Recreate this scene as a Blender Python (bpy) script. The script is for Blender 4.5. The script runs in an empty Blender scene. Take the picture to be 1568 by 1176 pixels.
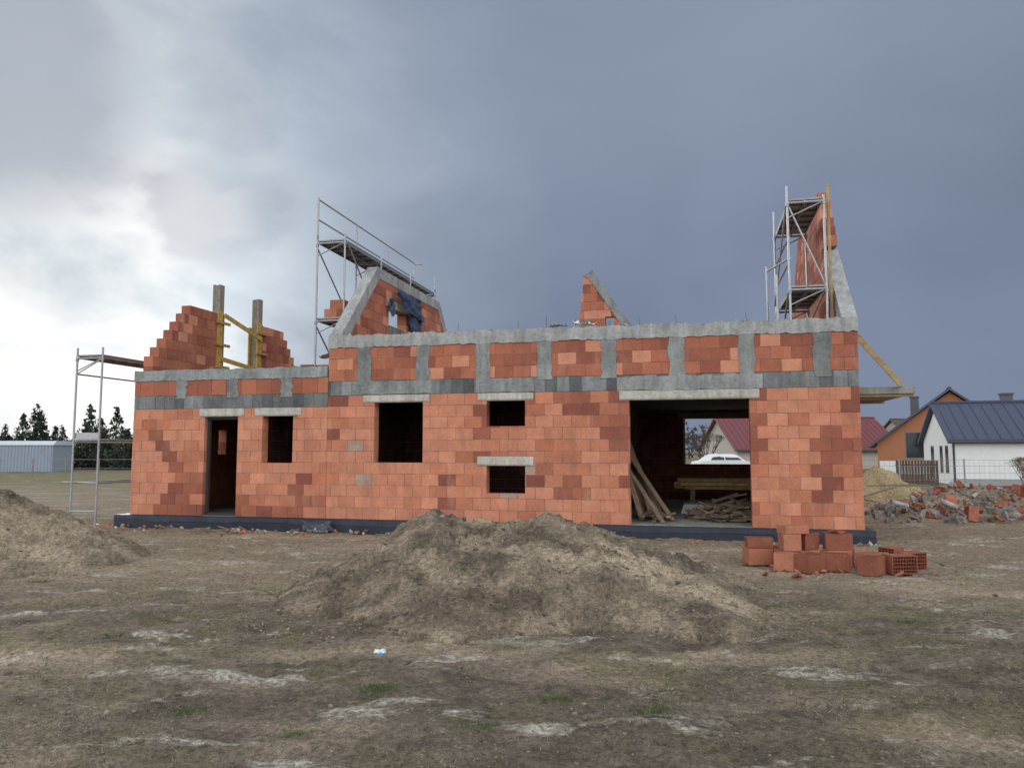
import bpy, math, random
import numpy as np
from mathutils import Vector, Matrix, Euler
R=random.Random(7)
NR=np.random.RandomState(11)
scene=bpy.context.scene
scene.view_settings.view_transform='Standard'
scene.view_settings.look='None'
scene.view_settings.exposure=0
scene.view_settings.gamma=1

# ------------------------------------------------------------------ noise
def _h(ix,iy,seed):
    v=np.sin(ix*127.1+iy*311.7+seed*74.7)*43758.5453
    return v-np.floor(v)
def vnoise(x,y,seed=0):
    x=np.asarray(x,float);y=np.asarray(y,float)
    ix=np.floor(x);iy=np.floor(y);fx=x-ix;fy=y-iy
    fx=fx*fx*(3-2*fx);fy=fy*fy*(3-2*fy)
    a=_h(ix,iy,seed);b=_h(ix+1,iy,seed);c=_h(ix,iy+1,seed);d=_h(ix+1,iy+1,seed)
    return (a*(1-fx)+b*fx)*(1-fy)+(c*(1-fx)+d*fx)*fy
def fbm(x,y,seed=0,octv=4,gain=.5):
    s=0;a=1;t=0
    for o in range(octv):
        s=s+a*vnoise(np.asarray(x)*2**o+o*17.3,np.asarray(y)*2**o+o*9.1,seed+o);t+=a;a*=gain
    return s/t

# ------------------------------------------------------------------ mesh builder
class MB:
    def __init__(s): s.v=[];s.f=[];s.c=[]
    def add(s,vs,fs,col=(1,1,1)):
        n=len(s.v);s.v+= [tuple(v) for v in vs];s.f+=[tuple(i+n for i in f) for f in fs];s.c+=[col]*len(vs)
    def box(s,x0,x1,y0,y1,z0,z1,col=(1,1,1)):
        s.add([(x0,y0,z0),(x1,y0,z0),(x1,y1,z0),(x0,y1,z0),(x0,y0,z1),(x1,y0,z1),(x1,y1,z1),(x0,y1,z1)],
              [(0,3,2,1),(4,5,6,7),(0,1,5,4),(1,2,6,5),(2,3,7,6),(3,0,4,7)],col)
    def mbox(s,M,dx,dy,dz,col=(1,1,1),jit=0):
        vs=[]
        for z in(-.5,.5):
            for (x,y) in((-.5,-.5),(.5,-.5),(.5,.5),(-.5,.5)):
                p=Vector((x*dx,y*dy,z*dz))
                if jit: p+=Vector((R.uniform(-jit,jit)*dx,R.uniform(-jit,jit)*dy,R.uniform(-jit,jit)*dz))
                vs.append(tuple(M@p))
        s.add(vs,[(0,3,2,1),(4,5,6,7),(0,1,5,4),(1,2,6,5),(2,3,7,6),(3,0,4,7)],col)
    def beam(s,p0,p1,w,h,col=(1,1,1),up=(0,0,1)):
        p0=Vector(p0);p1=Vector(p1);d=p1-p0;L=d.length;d.normalize()
        upv=Vector(up)
        if abs(d.dot(upv))>.98: upv=Vector((0,1,0))
        sx=d.cross(upv).normalized();uz=sx.cross(d)
        M=Matrix((( d.x,sx.x,uz.x,0),(d.y,sx.y,uz.y,0),(d.z,sx.z,uz.z,0),(0,0,0,1)))
        M=Matrix.Translation((p0+p1)/2)@M
        s.mbox(M,L,w,h,col)
    def cyl(s,p0,p1,r0,r1=None,col=(1,1,1),n=8):
        if r1 is None:r1=r0
        p0=Vector(p0);p1=Vector(p1);d=(p1-p0).normalized()
        a=Vector((0,0,1)) if abs(d.z)<.9 else Vector((1,0,0))
        x=d.cross(a).normalized();y=d.cross(x)
        vs=[]
        for p,r in((p0,r0),(p1,r1)):
            for i in range(n):
                t=2*math.pi*i/n;vs.append(tuple(p+x*(r*math.cos(t))+y*(r*math.sin(t))))
        fs=[(i,(i+1)%n,n+(i+1)%n,n+i) for i in range(n)]+[tuple(range(n-1,-1,-1)),tuple(range(n,2*n))]
        s.add(vs,fs,col)
    def prism(s,pts,c0,c1,axis='x',col=(1,1,1)):
        n=len(pts);vs=[]
        for c in(c0,c1):
            for a,b in pts:
                vs.append((c,a,b) if axis=='x' else (a,c,b))
        fs=[(i,(i+1)%n,n+(i+1)%n,n+i) for i in range(n)]+[tuple(range(n-1,-1,-1)),tuple(range(n,2*n))]
        s.add(vs,fs,col)
    def build(s,name,mat,parent=None,smooth=False,recalc=True):
        me=bpy.data.meshes.new(name);me.from_pydata(s.v,[],s.f);me.update()
        if recalc:
            import bmesh
            bm=bmesh.new();bm.from_mesh(me);bmesh.ops.recalc_face_normals(bm,faces=bm.faces);bm.to_mesh(me);bm.free()
        ca=me.color_attributes.new(name='Col',type='FLOAT_COLOR',domain='POINT')
        arr=np.ones((len(s.v),4),dtype=np.float32);arr[:,:3]=np.array(s.c,dtype=np.float32)
        ca.data.foreach_set('color',arr.ravel())
        if smooth: me.polygons.foreach_set('use_smooth',[True]*len(me.polygons))
        me.materials.append(mat)
        ob=bpy.data.objects.new(name,me);scene.collection.objects.link(ob)
        if parent: ob.parent=parent
        return ob
def empty(name,loc=(0,0,0),rz=0):
    e=bpy.data.objects.new(name,None);e.location=loc;e.rotation_euler=(0,0,rz);e.empty_display_size=.3
    scene.collection.objects.link(e);return e

# ------------------------------------------------------------------ materials
def newmat(name):
    m=bpy.data.materials.new(name);m.use_nodes=True
    nt=m.node_tree;b=nt.nodes['Principled BSDF'];return m,nt,b
def N(nt,t,**k):
    n=nt.nodes.new(t)
    for a,v in k.items(): setattr(n,a,v)
    return n
def mixc(nt,fac,a,b,blend='MIX'):
    m=N(nt,'ShaderNodeMix',data_type='RGBA',blend_type=blend)
    for sock,val in((m.inputs[0],fac),(m.inputs[6],a),(m.inputs[7],b)):
        if hasattr(val,'links'): nt.links.new(val,sock)
        elif isinstance(val,(tuple,list)): sock.default_value=(*val[:3],1)
        else: sock.default_value=val
    return m.outputs[2]
def noise(nt,scale,detail=5,rough=.55,coord=None,dist=0):
    n=N(nt,'ShaderNodeTexNoise');n.inputs['Scale'].default_value=scale;n.inputs['Detail'].default_value=detail
    n.inputs['Roughness'].default_value=rough;n.inputs['Distortion'].default_value=dist
    if coord is not None: nt.links.new(coord,n.inputs['Vector'])
    return n.outputs['Fac']
def rng(nt,v,a,b,c=0,d=1,smooth=False):
    m=N(nt,'ShaderNodeMapRange');m.inputs[1].default_value=a;m.inputs[2].default_value=b;m.inputs[3].default_value=c;m.inputs[4].default_value=d
    if smooth:m.interpolation_type='SMOOTHSTEP'
    nt.links.new(v,m.inputs[0]);return m.outputs[0]
def math_(nt,op,a,b=None):
    m=N(nt,'ShaderNodeMath',operation=op)
    for i,v in enumerate((a,b)):
        if v is None: continue
        if hasattr(v,'links'): nt.links.new(v,m.inputs[i])
        else:m.inputs[i].default_value=v
    return m.outputs[0]
def bump(nt,b,h,strength=.5,dist=.01):
    n=N(nt,'ShaderNodeBump');n.inputs['Strength'].default_value=strength;n.inputs['Distance'].default_value=dist
    nt.links.new(h,n.inputs['Height']);nt.links.new(n.outputs[0],b.inputs['Normal'])
def objco(nt): return N(nt,'ShaderNodeTexCoord').outputs['Object']
def vec1(nt,f):
    v=N(nt,'ShaderNodeCombineXYZ')
    for i in range(3): nt.links.new(f,v.inputs[i])
    return v.outputs[0]
def scaled(nt,co,sc,rz=0):
    mp=N(nt,'ShaderNodeMapping');nt.links.new(co,mp.inputs[0]);mp.inputs['Scale'].default_value=sc;mp.inputs['Rotation'].default_value=(0,0,rz);return mp.outputs[0]

def vmat(name,rough=.85,var=.25,scale=6,fine=60,metal=0,bs=.4,bd=.006):
    m,nt,b=newmat(name);co=objco(nt)
    at=N(nt,'ShaderNodeVertexColor',layer_name='Col').outputs[0]
    n1=rng(nt,noise(nt,scale,3,.6,co),.3,.7,1-var,1+var)
    n2=noise(nt,fine,1,.6,co)
    n2v=rng(nt,n2,.3,.7,1-var*.5,1+var*.5)
    c=mixc(nt,1.0,at,vec1(nt,math_(nt,'MULTIPLY',n1,n2v)),'MULTIPLY')
    nt.links.new(c,b.inputs['Base Color'])
    b.inputs['Roughness'].default_value=rough;b.inputs['Metallic'].default_value=metal
    if bs>0: bump(nt,b,n2,bs,bd)
    return m
def block_mat():
    m,nt,b=newmat('hollow_clay_block');co=objco(nt)
    at=N(nt,'ShaderNodeVertexColor',layer_name='Col').outputs[0]
    sp=N(nt,'ShaderNodeSeparateXYZ');nt.links.new(co,sp.inputs[0])
    xy=math_(nt,'ADD',sp.outputs[0],sp.outputs[1])
    rib=math_(nt,'SINE',math_(nt,'MULTIPLY',xy,2*math.pi/.034))
    n1=noise(nt,3.0,4,.65,co);n2=noise(nt,22,3,.65,co);n3=noise(nt,1.3,3,.6,scaled(nt,co,(1.6,1.6,.6)))
    f=math_(nt,'MULTIPLY',rng(nt,n1,.3,.7,.82,1.14),rng(nt,n2,.3,.7,.88,1.1))
    c=mixc(nt,1.0,at,vec1(nt,f),'MULTIPLY')
    c=mixc(nt,rng(nt,n2,.64,.76,0,.45),c,(.48,.38,.31))
    c=mixc(nt,rng(nt,n3,.58,.74,0,.30),c,(.60,.38,.28))
    c=mixc(nt,rng(nt,n3,.42,.30,0,.35),c,(.26,.10,.07))
    nt.links.new(c,b.inputs['Base Color']);b.inputs['Roughness'].default_value=.88
    bump(nt,b,math_(nt,'ADD',math_(nt,'MULTIPLY',rib,.35),n2),.35,.004);return m
def concrete_mat(name,base,dark=.7,light=1.25):
    m,nt,b=newmat(name);co=objco(nt)
    at=N(nt,'ShaderNodeVertexColor',layer_name='Col').outputs[0]
    n1=noise(nt,1.7,4,.65,co);n2=noise(nt,14,4,.7,co);n4=noise(nt,1.0,3,.6,scaled(nt,co,(7,7,1.2)))
    f=math_(nt,'MULTIPLY',rng(nt,n1,.3,.7,dark,light),rng(nt,n2,.3,.7,.74,1.2))
    f=math_(nt,'MULTIPLY',f,rng(nt,n4,.35,.65,.80,1.1))
    c=mixc(nt,1.0,mixc(nt,1.0,base,at,'MULTIPLY'),vec1(nt,f),'MULTIPLY')
    c=mixc(nt,rng(nt,n2,.60,.70,0,.6),c,tuple(x*.42 for x in base))
    nt.links.new(c,b.inputs['Base Color']);b.inputs['Roughness'].default_value=.9
    bump(nt,b,n2,.7,.018);return m
def soil_mat(name,kind='ground'):
    m,nt,b=newmat(name);co=objco(nt)
    mv=scaled(nt,co,(.5,1.15,1),.12)
    nL=noise(nt,.5,3,.6,mv);nM=noise(nt,1.9,5,.68,co);nF=noise(nt,20,4,.75,co);nG=noise(nt,95,2,.7,co)
    nO=noise(nt,.9,4,.65,co)
    if kind=='ground':
        dk=(.118,.094,.072);md=(.220,.176,.132);sd=(.41,.33,.235);ol=(.155,.142,.070)
    elif kind=='pile':
        dk=(.135,.106,.078);md=(.325,.260,.185);sd=(.47,.38,.27);ol=(.16,.126,.09)
    else:
        dk=(.40,.31,.17);md=(.48,.38,.22);sd=(.5,.42,.26);ol=(.4,.3,.18)
    c=mixc(nt,rng(nt,nM,.40,.58),dk,md)
    c=mixc(nt,rng(nt,nL,.49,.64),c,sd)
    c=mixc(nt,math_(nt,'MULTIPLY',rng(nt,nO,.48,.60,0,.75),rng(nt,nM,.35,.6,.35,1)),c,ol)
    if kind=='ground':
        sp=N(nt,'ShaderNodeSeparateXYZ');nt.links.new(co,sp.inputs[0])
        yy=math_(nt,'ADD',sp.outputs[1],math_(nt,'MULTIPLY',nL,4))
        c=mixc(nt,rng(nt,yy,9.5,12.5,0,.6,True),c,(.36,.285,.20))
        c=mixc(nt,rng(nt,yy,9.0,6.0,0,.40,True),c,(.105,.085,.066))
        c=mixc(nt,rng(nt,sp.outputs[1],24,45,0,.85,True),c,(.17,.155,.075))
        nP=noise(nt,1.25,5,.68,scaled(nt,co,(.62,1.5,1),.08),.3)
        pf=math_(nt,'MULTIPLY',rng(nt,nP,.55,.65,0,.85,True),rng(nt,nF,.35,.6,.45,1))
        c=mixc(nt,pf,c,(.50,.465,.39))
    f=math_(nt,'MULTIPLY',rng(nt,nF,.32,.68,.48,1.45),rng(nt,nG,.3,.7,.55,1.4))
    c=mixc(nt,1.0,c,vec1(nt,f),'MULTIPLY')
    nt.links.new(c,b.inputs['Base Color']);b.inputs['Roughness'].default_value=.95
    b.inputs['Specular IOR Level'].default_value=.2
    bump(nt,b,math_(nt,'ADD',nF,math_(nt,'MULTIPLY',nG,.5)),.85,.03);return m

M_block=block_mat()
M_mortar=vmat('mortar_joint',.95,.2)
M_conc=concrete_mat('cast_concrete',(.37,.375,.365))
M_cblk=concrete_mat('grey_concrete_block',(.18,.19,.19))
M_lint=concrete_mat('precast_lintel',(.52,.50,.45),.85,1.12)
M_bit=vmat('bitumen_coating',.45,.25,5)
M_gen=vmat('painted_generic',.8,.05,3,30,0,0)
M_wood=vmat('raw_timber',.8,.28,9,50)
M_steel=vmat('galvanised_steel',.45,.15,12,60,.7,.1)
M_cloth=vmat('tarpaulin',.6,.2,8)
M_ground=soil_mat('bare_earth','ground')
M_pile=soil_mat('piled_earth','pile')
M_sand=soil_mat('yellow_sand','sand')
M_rub=vmat('rubble',.92,.3,9,70)
M_leaf=vmat('foliage',.8,.35,1.5,8,0,0,0)
M_grass=vmat('dry_grass_blades',.85,.3,3,30,0,0,0)
M_roof=vmat('roof_metal',.5,.08,3,20,0,.1)
M_glass,_,_b=newmat('window_glass');_b.inputs['Base Color'].default_value=(.02,.025,.03,1);_b.inputs['Roughness'].default_value=.08

# ------------------------------------------------------------------ block walls
def subtract(rects,op):
    a0,a1,z0,z1=op;out=[]
    for (p,q,r,t) in rects:
        if q<=a0 or p>=a1 or t<=z0 or r>=z1: out.append((p,q,r,t));continue
        if p<a0: out.append((p,a0,r,t))
        if q>a1: out.append((a1,q,r,t))
        pp=max(p,a0);qq=min(q,a1)
        if r<z0: out.append((pp,qq,r,z0))
        if t>z1: out.append((pp,qq,z1,t))
    return out
SAL=(.645,.270,.165);ORR=(.50,.175,.095);DKR=(.26,.080,.053)
def lerp(a,b,t): return tuple(a[i]*(1-t)+b[i]*t for i in range(3))
def redcol(a,z,seed):
    n=float(vnoise(a*.85+seed*5.3,z*.42+seed,seed))*.60+float(vnoise(a*2.3,z*1.0+7,seed+3))*.30+R.random()*.28
    if n<.54: c=lerp(SAL,ORR,R.random()*.45)
    elif n<.66: c=lerp(SAL,ORR,.5+R.random()*.5)
    else: c=lerp(ORR,DKR,.3+R.random()*.65)
    if R.random()<.004: c=(.42,.30,.23)
    k=R.uniform(.92,1.07);return tuple(x*k for x in c)
def greycol(a,z,seed):
    k=R.uniform(.6,1.6);return (k,k*R.uniform(.98,1.03),k*R.uniform(.98,1.05))
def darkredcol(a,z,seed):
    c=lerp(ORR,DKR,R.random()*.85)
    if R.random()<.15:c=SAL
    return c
def innershadecol(a,z,seed):  # indoor partitions: room shade put into a darkened block colour
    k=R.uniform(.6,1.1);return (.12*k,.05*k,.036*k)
def _cut(r,ops):
    rr=[r]
    for o in ops: rr=subtract(rr,o)
    return rr
def wall(mb,core,axis,c0,c1,a0,a1,z0,z1,ops=(),rowh=.24,L=.375,prof=None,seed=1,colf=redcol,g=.0035,protr=.005):
    nrow=max(1,round((z1-z0)/rowh));h=(z1-z0)/nrow
    for i in range(nrow):
        zb=z0+i*h;zt=zb+h
        lo,hi=(a0,a1) if prof is None else prof(zb,zt)
        if hi-lo<.08: continue
        off=(L*.5 if i%2 else 0)+ (seed*.11)%L
        x=math.floor((lo-off)/L)*L+off
        while x<hi:
            p=max(x,lo);q=min(x+L,hi);x+=L
            if q-p<.03: continue
            col=colf((p+q)/2,(zb+zt)/2,seed)
            pr=R.uniform(-protr,protr);g1=g+R.uniform(0,.002)
            for r in _cut((p+g1,q-g1,zb+g,zt-g1),ops):
                if axis=='s': mb.box(r[0],r[1],c0+pr,c1+pr,r[2],r[3],col)
                else: mb.box(c0+pr,c1+pr,r[0],r[1],r[2],r[3],col)
        rr=[(lo+.006,hi-.006,zb,zt if i<nrow-1 else zt-.007)]
        for o in ops: rr=subtract(rr,(o[0]-.004,o[1]+.004,o[2]-.004,o[3]+.004))
        for r in rr:
            if axis=='s': core.box(r[0],r[1],c0+.010,c1-.010,r[2],r[3],(.33,.27,.22))
            else: core.box(c0+.010,c1-.010,r[0],r[1],r[2],r[3],(.33,.27,.22))

A=math.radians(13.3)
HOUSE=empty('unfinished_brick_house',(0,15.8,0),-A)
blk=MB();core=MB();gb=MB();conc=MB();lint=MB();bit=MB()
SL,SM,SRt=-9.02,-4.12,6.64
DM,DW=8.7,7.7
ops=[(-3.03,-1.93,1.45,2.73),(-3.29,-1.79,2.73,2.893),
     (-.54,.275,2.20,2.73),(-.73,.45,2.73,2.893),
     (-.54,.275,.83,1.39),(-.74,.45,1.39,1.59),
     (2.385,4.67,.2,2.70),(2.19,4.86,2.70,2.893)]
wall(blk,core,'s',0,.25,SM,SRt,.25,2.89,ops,seed=1)
opw=[(-7.14,-6.30,.2,2.46),(-7.28,-6.15,2.46,2.66),(-5.69,-4.94,1.43,2.46),(-5.88,-4.75,2.46,2.66)]
wall(blk,core,'s',0,.25,SL,SM,.25,2.65,opw,seed=2)
for (a,b,c,d) in((-3.29,-1.79,2.73,2.885),(-.73,.45,2.73,2.885),(-.74,.45,1.395,1.585),(2.19,4.86,2.70,2.885),(-7.28,-6.15,2.465,2.645),(-5.88,-4.75,2.465,2.645)):
    k=R.uniform(.95,1.15)
    lint.box(a+.004,b-.004,-.010,.12,c,d,(k,k,k*.98));lint.box(a+.004,b-.004,.13,.248,c,d,(.8,.8,.8))
    lint.box(a+.006,b-.006,-.016,-.0105,c+.01,c+.03,(.75,.72,.68))
def ring(s0,s1,z0,z1,seed): wall(gb,core,'s',0,.25,s0,s1,z0,z1,(),rowh=.5,L=.25,seed=seed,colf=greycol)
ring(SM,SRt,2.89,3.2,4);ring(SL,SM,2.65,2.95,5)
def lumpy(s0,s1,z0,z1,front=-.012,back=.252,step=.14,jz=.014,col=(1,1,1),topj=True,jf=.004):
    n=max(2,int((s1-s0)/step));xs=[s0+(s1-s0)*i/n for i in range(n+1)]
    tj=[R.uniform(-jz,jz) if topj else 0 for _ in xs];bj=[R.uniform(-jz,jz)*.7 for _ in xs];fj=[R.uniform(-jf,jf) for _ in xs]
    vs=[];fs=[]
    for i,x in enumerate(xs):
        vs+=[(x,front+fj[i],z0+bj[i]),(x,back,z0),(x,back,z1+tj[i]),(x,front+fj[i],z1+tj[i])]
    for i in range(n):
        a=i*4;b=a+4
        for k in range(4): fs.append((a+k,b+k,b+(k+1)%4,a+(k+1)%4))
    fs+=[(0,1,2,3),tuple(n*4+k for k in(3,2,1,0))]
    conc.add(vs,fs,col)
lumpy(2.15,4.92,2.89,3.16,front=-.016,col=(.85,.87,.86),jz=.03)
lumpy(-3.32,-1.76,2.91,3.18,front=-.014,col=(.75,.78,.78),jz=.02)
lumpy(-.76,.47,2.905,3.18,front=-.014,col=(.75,.78,.78),jz=.02)
mc=[-4.0,-3.28,-1.94,-.63,.686,1.99,3.32,4.65,6.0]
wc=[-7.78,-6.45,-5.12]
def studs(cs,z0,z1,w):
    return [(c-w/2,c+w/2,z0-.01,z1+.01) for c in cs if c!=-4.0]
so=studs(mc,3.2,3.93,.25);wo=studs(wc,2.95,3.3,.22)
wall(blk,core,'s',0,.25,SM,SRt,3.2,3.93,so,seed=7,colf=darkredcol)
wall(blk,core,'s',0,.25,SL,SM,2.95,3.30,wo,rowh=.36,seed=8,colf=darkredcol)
def stud(c,w,z0,z1):
    n=7;vs=[];fs=[]
    for i in range(n+1):
        z=z0+(z1-z0)*i/n;l=c-w/2-R.uniform(-.005,.055);r=c+w/2+R.uniform(-.005,.055);f=-.010-R.uniform(0,.006)
        vs+=[(l,f,z),(r,f,z),(r,.251,z),(l,.251,z)]
    for i in range(n):
        a=i*4
        for k in range(4): fs.append((a+k,a+(k+1)%4,a+4+(k+1)%4,a+4+k))
    fs+=[(3,2,1,0),(n*4,n*4+1,n*4+2,n*4+3)]
    k=R.uniform(.6,.86);conc.add(vs,fs,(k*.97,k*1.02,k*1.02))
for c in mc[1:]: stud(c,.25,3.10+R.uniform(-.06,.05),3.95)
for c in wc: stud(c,.22,2.88,3.32)
lumpy(SM-.01,SRt+.01,3.93,4.19,front=-.018,jz=.024,step=.09,col=(1.08,1.09,1.08))
lumpy(SL-.01,SM-.02,3.30,3.54,front=-.016,jz=.016,step=.1,col=(.85,.9,.92))
for _ in range(80):
    s=R.uniform(SM,SRt);conc.mbox(Matrix.Translation((s,R.uniform(.02,.2),4.19))@Euler((R.random(),R.random(),R.random())).to_matrix().to_4x4(),R.uniform(.03,.12),.06,R.uniform(.02,.05),(1,1,1),.25)
def garshadecol(a,z,seed): return tuple(v*.5 for v in lerp(ORR,DKR,R.random()))  # garage rear wall: indoor shade put into the block colour
wall(blk,core,'t',SRt-.25,SRt,.252,DM-.252,.25,2.89,(),seed=9)
wall(gb,core,'t',SRt-.25,SRt,.252,DM-.252,2.89,3.2,(),rowh=.5,L=.25,colf=greycol)
wall(blk,core,'t',SM,SM+.25,.252,DM-.252,.25,2.89,[(5,6,.2,2.3)],seed=10,colf=innershadecol)
wall(gb,core,'t',SM,SM+.25,.252,DM-.252,2.89,3.2,(),rowh=.5,L=.25,colf=greycol)
wall(blk,core,'t',SL,SL+.25,.252,DW-.252,.25,2.65,[(2.95,3.3,1.6,2.25)],seed=11,colf=darkredcol)  # darker palette here paints in the dimness seen through the door
wall(gb,core,'t',SL,SL+.25,.252,DW-.252,2.65,2.95,(),rowh=.5,L=.25,colf=greycol)
wall(blk,core,'s',DM-.25,DM,SM,SRt,.25,2.89,[(3.33,5.35,1.3,2.66)],seed=12,colf=garshadecol)
lint.box(3.15,5.5,DM-.262,DM+.01,2.665,2.84,(.8,.8,.8));lint.box(3.30,3.36,DM-.30,DM-.02,1.3,2.66,(1.2,1.2,1.2))
wall(gb,core,'s',DM-.25,DM,SM,SRt,2.89,3.2,(),rowh=.5,L=.25,colf=greycol)
wall(blk,core,'s',DM-.25,DM,SM,SRt,3.2,3.93,(),seed=13)
conc.box(SM,SRt,DM-.26,DM+.01,3.93,4.18,(1,1,1))
wall(blk,core,'s',DW-.25,DW,SL,SM-.004,.25,2.65,(),seed=14)
conc.box(SL,SM-.004,DW-.26,DW+.01,2.65,2.95,(.7,.7,.7))
wall(blk,core,'s',DW-.25,DW,SL,SM-.004,2.95,3.3,(),rowh=.36,seed=15)
conc.box(SL,SM-.004,DW-.26,DW+.01,3.3,3.54,(.9,.9,.9))
wall(blk,core,'t',1.95,2.07,.26,DM-.26,.26,2.88,(),seed=16,colf=innershadecol)
wall(blk,core,'s',4.0,4.12,SM+.26,1.94,.26,2.88,[(1.0,1.8,.2,2.3)],seed=17,colf=innershadecol)
wall(blk,core,'t',-6.1,-5.98,.26,DW-.27,.26,2.64,[(5,6,.2,2.3)],seed=18,colf=innershadecol)
conc.box(SM+.253,SRt-.253,.255,DM-.255,2.92,3.13,(.6,.6,.6))
conc.box(SL+.253,SM-.004,.255,DW-.265,2.68,2.88,(.6,.6,.6))
conc.box(SM+.02,SRt-.05,.03,DM-.3,.12,.258,(.85,.82,.75))
conc.box(SL+.05,SM+.01,.03,DW-.3,.12,.2575,(.6,.58,.54))
bit.box(SM-.1,6.80,-.11,DM+.12,-.2,.246,(.022,.030,.05));bit.box(-9.34,SM-.102,-.107,DW+.15,-.2,.244,(.022,.03,.05))
x=-9.33
while x<6.7:
    w_=R.uniform(.4,1.1);bit.box(x,min(6.79,x+w_),-.119-R.uniform(0,.006),-.112,.10+R.uniform(0,.06),.232,(.035,.045,.07));x+=w_+.003
# temporary timber frame in the doorway
dfm=MB();dk_=(.05,.04,.035)
dfm.box(-7.136,-7.08,.10,.18,.262,2.455,dk_);dfm.box(-6.36,-6.304,.10,.18,.262,2.455,dk_);dfm.box(-7.079,-6.361,.10,.18,2.40,2.455,dk_);dfm.box(-7.079,-6.361,.10,.18,.262,.31,dk_)
dfm.build('door_frame',M_wood,HOUSE)

def profL(zb,zt): return (max(.252,(zt-4.2)+.22),min(DM-.252,DM-(zt-4.2)-.22))
winL=[(2.75,3.95,3.9,5.35)]
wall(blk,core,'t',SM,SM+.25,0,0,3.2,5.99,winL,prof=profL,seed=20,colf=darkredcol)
def band(pts,s0,s1,col=(1,1,1)): conc.prism(pts,s0,s1,'x',col)
a0,a1=SM+.004-.012,SM+.25+.012
band([(.02,4.19),(2.0,6.2),(2.12,5.93),(.40,4.19)],a0,a1)
band([(2.0,6.2),(6.7,6.2),(6.58,5.95),(2.12,5.93)],a0,a1)
band([(6.7,6.2),(8.68,4.19),(8.3,4.19),(6.58,5.95)],a0,a1)
lint.box(SM-.01,SM+.262,2.6,4.1,5.352,5.54)
conc.box(SM+.05,SM+.2,2.76,3.94,3.9,4.9,(.6,.6,.6))
def profR(zb,zt):
    if zt<6.02: lo=max(.252,(zt-4.2)+.22)
    else: lo=1.70+(zb-6)*.62
    return (lo,min(DM-.252,DM-(zt-4.2)*.92))
wall(blk,core,'t',SRt-.25,SRt,0,0,3.2,7.4,(),prof=profR,seed=21,colf=darkredcol)
band([(.02,4.19),(1.72,5.92),(1.88,5.66),(.42,4.19)],SRt-.262,SRt+.012,(1.05,1.05,1.05))
def profM(zb,zt): return (.50+max(0,(zb-4.3))*.12,min(2.9,.98+(6.66-zt)*.66-.12))
wall(blk,core,'s',5.5,5.75,0,0,3.14,6.5,[(1.32,1.55,4.7,5.35)],prof=profM,seed=22,colf=darkredcol)
conc.prism([(.72,6.50),(.98,6.66),(3.2,3.3),(2.95,3.3),(.86,6.46)],5.47,5.78,'y',(.75,.77,.77))
wall(blk,core,'t',.36,.56,5.76,7.6,3.14,4.9,(),seed=23)
def pW1(zb,zt): return (max(.252,(zt-3.7)*.92+.02),2.78)
def pW2(zb,zt): return (4.97,min(DW-.252,DW-(zt-3.7)*.92))
wall(blk,core,'t',SL,SL+.25,0,0,2.95,5.38,(),prof=pW1,seed=24,colf=darkredcol)
wall(blk,core,'t',SL,SL+.25,0,0,2.95,5.38,(),prof=pW2,seed=25,colf=darkredcol)
wall(blk,core,'t',SL,SL+.25,2.78,4.97,2.95,3.7,(),seed=26)
YEL=(.50,.33,.08);TAN=(.42,.32,.19)
post=MB()
for t0,zt in((2.82,6.16),(4.74,6.14)):
    for k in range(3): post.box(SL+.02+k*.075,SL+.09+k*.075,t0,t0+.20,3.7,zt+R.uniform(-.03,.03),lerp((.20,.16,.12),(.26,.23,.19),R.random()))
post.build('shuttered_posts',M_wood,HOUSE)
form=MB()
for t0 in(2.82,4.74):
    form.box(SL+.25,SL+.275,t0-.10,t0+.12,3.7,5.45,YEL);form.box(SL-.03,SL-.003,t0-.1,t0+.3,3.7,5.3,YEL)
    for z in(3.9,4.5,5.1): form.box(SL+.277,SL+.33,t0-.18,t0+.40,z,z+.07,lerp(YEL,(.3,.2,.1),.4))
    form.box(SL+.02,SL+.24,t0+.21,t0+.24,3.7,5.4,lerp(YEL,TAN,.5))
form.beam((SL+.32,2.95,5.35),(SL+.32,4.8,4.95),.03,.12,YEL);form.beam((SL+.32,2.9,4.15),(SL+.32,4.9,4.0),.03,.12,YEL)
form.build('column_formwork',M_wood,HOUSE)
conc.box(SRt+.01,8.02,1.7,4.6,2.86,3.0,(.95,.93,.85))
form2=MB();form2.beam((6.75,1.62,4.3),(7.75,1.62,3.02),.035,.11,lerp(TAN,YEL,.25));form2.beam((6.7,1.8,2.83),(8.0,1.8,2.83),.08,.05,TAN)
form2.beam((6.7,4.3,2.83),(8.0,4.3,2.83),.08,.05,TAN);form2.beam((6.72,1.9,2.9),(6.72,1.9,3.2),.12,.12,(.5,.18,.09))
form2.build('canopy_brace',M_wood,HOUSE)
reb=MB()
for c in mc[1:]:
    if R.random()<.75: reb.cyl((c+.02,.12,4.1),(c+.02+R.uniform(-.03,.03),.12,4.19+R.uniform(.12,.3)),.005,col=(.12,.08,.06),n=5)
for s in(-1.2,.1,1.3,2.6,5.2): reb.cyl((s,.1,4.1),(s+.01,.1,4.19+R.uniform(.1,.25)),.005,col=(.12,.08,.06),n=5)
reb.build('rebar',M_steel,HOUSE)
blk.build('clay_block_walls',M_block,HOUSE);core.build('mortar_core',M_mortar,HOUSE)
gb.build('ring_course_blocks',M_cblk,HOUSE);conc.build('concrete_beams_and_slabs',M_conc,HOUSE)
lint.build('lintels',M_lint,HOUSE);bit.build('plinth',M_bit,HOUSE)

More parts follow.
